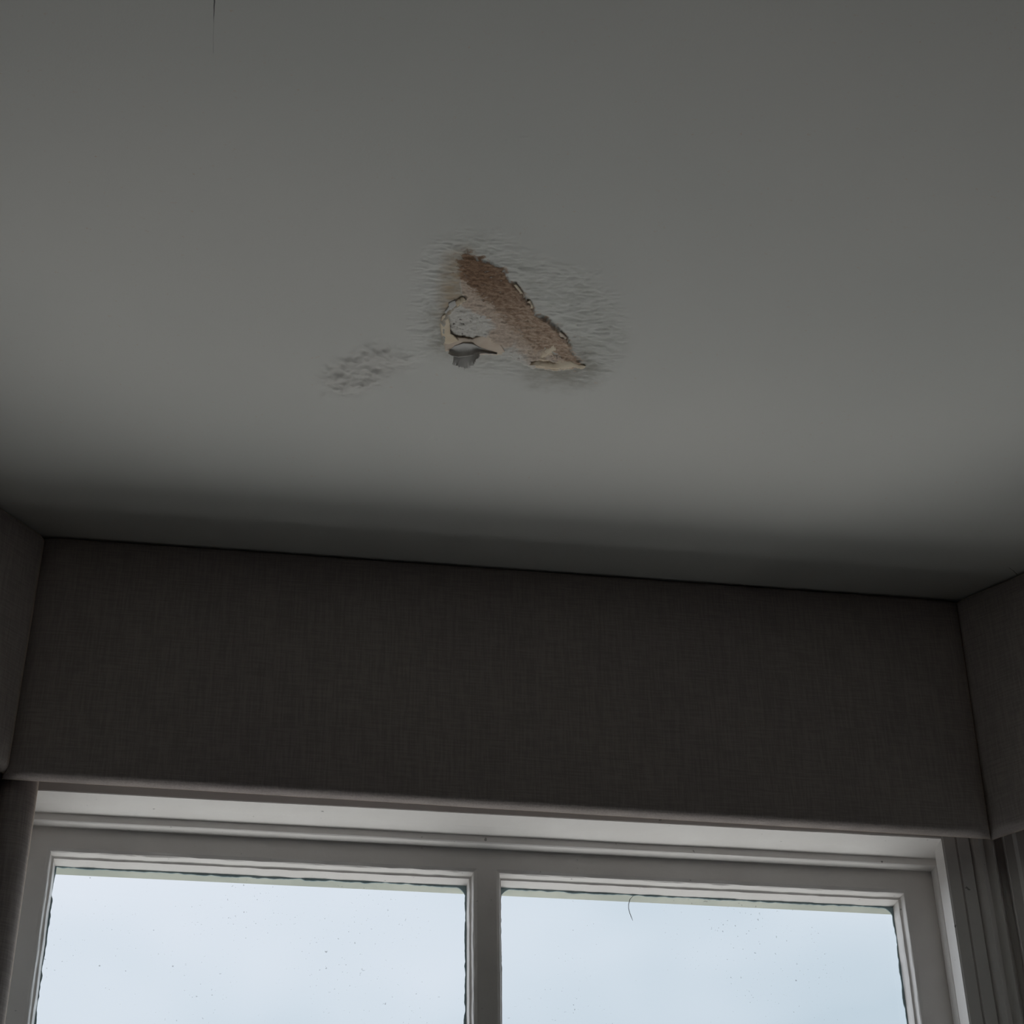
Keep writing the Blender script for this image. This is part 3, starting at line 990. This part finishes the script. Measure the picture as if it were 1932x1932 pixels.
# ------------------------------------------------------------------ pelmet
def pelmet_panel(name, L, htop, ztopoff, zb0, zb1, parent, loc, rz, label, flip=False, x0b=0.0, x1b=0.0, T=0.020, pad=0.0, m0=0.0, m1=0.0):
    """upholstered board: local x along, y outwards, front face padded; rounded long edges"""
    nx, prof = 80, []
    r = 0.0090
    rows = []
    for i in range(nx + 1):
        s = i / nx
        e = min(s, 1 - s) * L
        rd = 1.0 - math.exp(-e / 0.004)          # pulled in at the ends
        zb = zb0 + (zb1 - zb0) * s + 0.0009 * n1(s * 5, 71 if not flip else 75)
        zt = HC - ztopoff - 0.0015 * (1 + n1(s * 4, 91))
        loopp = []
        H = zt - zb
        xt = s * L
        ins = 0.0035 * (1 - rd)
        # front face from the top down
        pts = []
        for k in range(5):
            a = math.pi / 2 * k / 4
            pts.append((-pad * rd + r * (1 - math.sin(a)) + ins, zt - r * (1 - math.cos(a)) * 0 - r * (1 - math.cos(a))))
        pts = [(-pad * rd + ins + r * (1 - math.sin(math.pi / 2 * k / 5)), zt - r * (1 - math.cos(math.pi / 2 * k / 5))) for k in range(6)]
        for k in range(1, 16):
            tt = k / 16
            bul = 0.0012 * math.sin(math.pi * tt) * rd
            pts.append((-pad * rd - bul + ins + 0.0005 * n1(tt * 3 + s * 4, 33), zt - r + (zb + r - (zt - r)) * tt))
        for k in range(9):
            a = math.pi / 2 * k / 8
            pts.append((-pad * rd + ins + r * (1 - math.cos(a)), zb + r - r * math.sin(a)))
        pts += [(T - 0.004, zb), (T - .001, zb + .001), (T, zb + 0.004), (T, zt)]
        for (y, z) in pts:
            f = (zt - z) / H
            xx = xt + (x0b * (1 - s) + x1b * s) * f
            xx += max(0, y) * (m1 * s - m0 * (1 - s))
            loopp.append((xx, y, z))
        rows.append(loopp)
    b = MB()
    b.grid(rows, close=True)
    n = len(rows[0])
    b.f.append(tuple(range(n)))
    b.f.append(tuple(range(nx * n, nx * n + n))[::-1])
    o = b.build(name, FAB, parent, smooth=True, weld=True)
    o.location = Vector(loc) - parent.location
    o.rotation_euler = (0, 0, rz)
    if label:
        tag(o, label)
    return o


pel = empty('pelmet', (C0.x, D, HC - 0.36))
tag(pel, 'fabric-covered pelmet wrapped around the bay above the windows', 'pelmet')
GAP = 0.0003
zbL, zbR = 2.5083, 2.4990
WC = PR.x - PL.x
pelmet_panel('front_panel', WC - 2 * GAP, 0, .0, zbL, zbR, pel, (PL.x + GAP, D, 0), 0.0, 'wide grey-brown fabric panel across the middle', x0b=-0.004, x1b=-0.0085, m0=.455, m1=.475)
LS = 0.60
pelmet_panel('side_panel', LS, 0, .0, zbR + .001, zbR - .001, pel, (PR.x + GAP, D, 0), AR, 'right angled fabric panel', flip=True, x0b=-.0085, m0=.475)
st = PL + dL * LS
pelmet_panel('side_panel', LS, 0, .0, zbL + .004, zbL + .006, pel, (st.x - GAP, st.y, 0), AL + math.pi, 'left angled fabric panel', x1b=-.003, m1=.455)


# ------------------------------------------------------------------ curtain in the left corner
def curtain():
    # plan line of the gathered cloth: starts at the right leading edge
    P = [(-0.2540, D + .0515), (-0.2515, D + .0480), (-0.2525, D + .0400), (-0.2575, D + .0325), (-0.2660, D + .0270), (-0.2770, D + .0242), (-0.2870, D + .0262),
         (-0.2930, D + .0300), (-0.2925, D + .0200), (-0.2895, D + .0085), (-0.2920, D - .0010), (-0.3010, D - .0045), (-0.3130, D - .0070),
         (-0.3220, D + .0020), (-0.3290, D + .0000), (-0.3270, D - .0150), (-0.3300, D - .0270), (-0.3420, D - .0320), (-0.3540, D - .0260), (-0.3600, D - .0330),
         (-0.3590, D - .0480), (-0.3650, D - .0590), (-0.3780, D - .0610), (-0.3880, D - .0560), (-0.3940, D - .0680), (-0.3960, D - .0840)]
    P = np.array(P)
    P[7:] += np.array([-0.757, 0.654]) * 0.0105
    # smooth (Catmull-Rom)
    out = []
    for i in range(len(P) - 1):
        p0 = P[max(i - 1, 0)]; p1 = P[i]; p2 = P[i + 1]; p3 = P[min(i + 2, len(P) - 1)]
        for k in range(5):
            t = k / 5
            out.append(0.5 * ((2 * p1) + (-p0 + p2) * t + (2 * p0 - 5 * p1 + 4 * p2 - p3) * t * t + (-p0 + 3 * p1 - 3 * p2 + p3) * t ** 3))
    out.append(P[-1])
    rows = []
    zt = CAMH + 1.36
    for j in range(41):
        f = j / 40
        z = zt + (0.02 - zt) * f
        row = []
        for i, p in enumerate(out):
            s = i / len(out)
            w = 0.004 * n1(s * 6 + f * 2, 7) * f
            row.append((p[0] + w, p[1] + 0.5 * w - 0.0, z))
        rows.append(row)
    b = MB()
    b.grid(rows)
    base = Vector((-0.30, D + 0.02, 0.02))
    b.v = [tuple(Vector(v) - base) for v in b.v]
    o = b.build('curtain', FAB, smooth=True)
    o.location = base
    md = o.modifiers.new('cloth_thickness', 'SOLIDIFY')
    md.thickness = 0.003
    md.offset = 0
    tag(o, 'grey-brown gathered curtain in the left corner of the bay', 'curtain')
    return o


curtain()

# ------------------------------------------------------------------ hair and specks on the glass
YG = D + 0.1822


def tube(pts, r):
    b = MB()
    rows = []
    for i, p in enumerate(pts):
        q = pts[min(i + 1, len(pts) - 1)] - pts[max(i - 1, 0)]
        q.normalize()
        s1 = q.cross(Vector((0, 1, 0))); s1.normalize()
        s2 = q.cross(s1)
        rr = r * (1 if 0 < i < len(pts) - 1 else .4)
        rows.append([tuple(p + (s1 * math.cos(a) + s2 * math.sin(a)) * rr) for a in [k * math.pi / 3 for k in range(6)]])
    b.grid(rows, close=True)
    return b


hp = [on_front(x, y, YG - .0007) for x, y in [(1195, 1690), (1189, 1696), (1186, 1706), (1186, 1714), (1188, 1722), (1191, 1730), (1194, 1737)]]
base = hp[0].copy()
b = tube([p - base for p in hp], 0.00045)
o = b.build('bristle', DIRT)
o.location = base
tag(o, 'thin dark curved bristle stuck near the top of the right pane', 'bristle')

sp = MB()
random.seed(5)
SP = [(170, 1656, 2.0), (188, 1822, 2.6), (326, 1823, 2.4), (237, 1832, 1.8), (331, 1710, 1.0), (344, 1727, .8), (362, 1711, 1.2), (211, 1754, 1.4),
      (290, 1755, 1.6), (221, 1790, 1.0), (199, 1864, 1.2), (427, 1882, 1.0), (362, 1711, 1.0), (138, 1803, 1.2), (256, 1789, 1.0), (401, 1752, 1.0),
      (1532, 1750, 1.5), (1544, 1761, 1.5), (1502, 1850, 3.0), (1556, 1800, 1.6), (1536, 1778, 1.2), (1081, 1755, 1.4), (1120, 1743, 1.2), (1067, 1800, 1.2),
      (1080, 1808, 1.2), (1081, 1700, 1.2), (1054, 1808, 1.3), (1125, 1782, 1.2), (1095, 1808, 1.0), (1060, 1870, 1.0), (1320, 1770, 1.0), (1200, 1850, .9),
      (480, 1690, .9), (610, 1770, 1.0), (700, 1850, .9), (760, 1772, 1.0), (1390, 1880, .9), (1260, 1830, .9)]
for _ in range(45):
    cx, cy = random.choice([(210, 1770), (230, 1850), (1090, 1780), (1540, 1800), (600, 1800)])
    SP.append((random.gauss(cx, 45), random.gauss(cy, 50), random.uniform(.5, 1.0)))
for (x, y, r) in SP:
    if not (y > 1735 or (y > 1655 and (x < 860 or x > 955))) or y > 1980 or (x < 112 or x > 1680 or 865 < x < 960): continue
    c = on_front(x, y, YG - 0.0002)
    n = len(sp.v)
    k = 7
    for a in range(k):
        rr = r * 0.00042 * random.uniform(.7, 1.2)
        sp.v.append((c.x + rr * math.cos(2 * math.pi * a / k), c.y, c.z + rr * math.sin(2 * math.pi * a / k)))
    sp.v.append((c.x, c.y - r * 0.00025, c.z))
    for a in range(k):
        sp.f.append((n + a, n + (a + 1) % k, n + k))
SPK = mat_plain('grey_specks', (0.45, 0.46, 0.47), (0.6, 0.6, 0.6), 300)
st_ = SPK.node_tree
pb_ = [n for n in st_.nodes if n.type == 'BSDF_PRINCIPLED'][0]
pb_.inputs['Alpha'].default_value = 0.5
o = sp.build('dirt_specks', SPK)
tag(o, 'scattered grey specks of dirt on the window glass', 'dirt', kind='stuff')
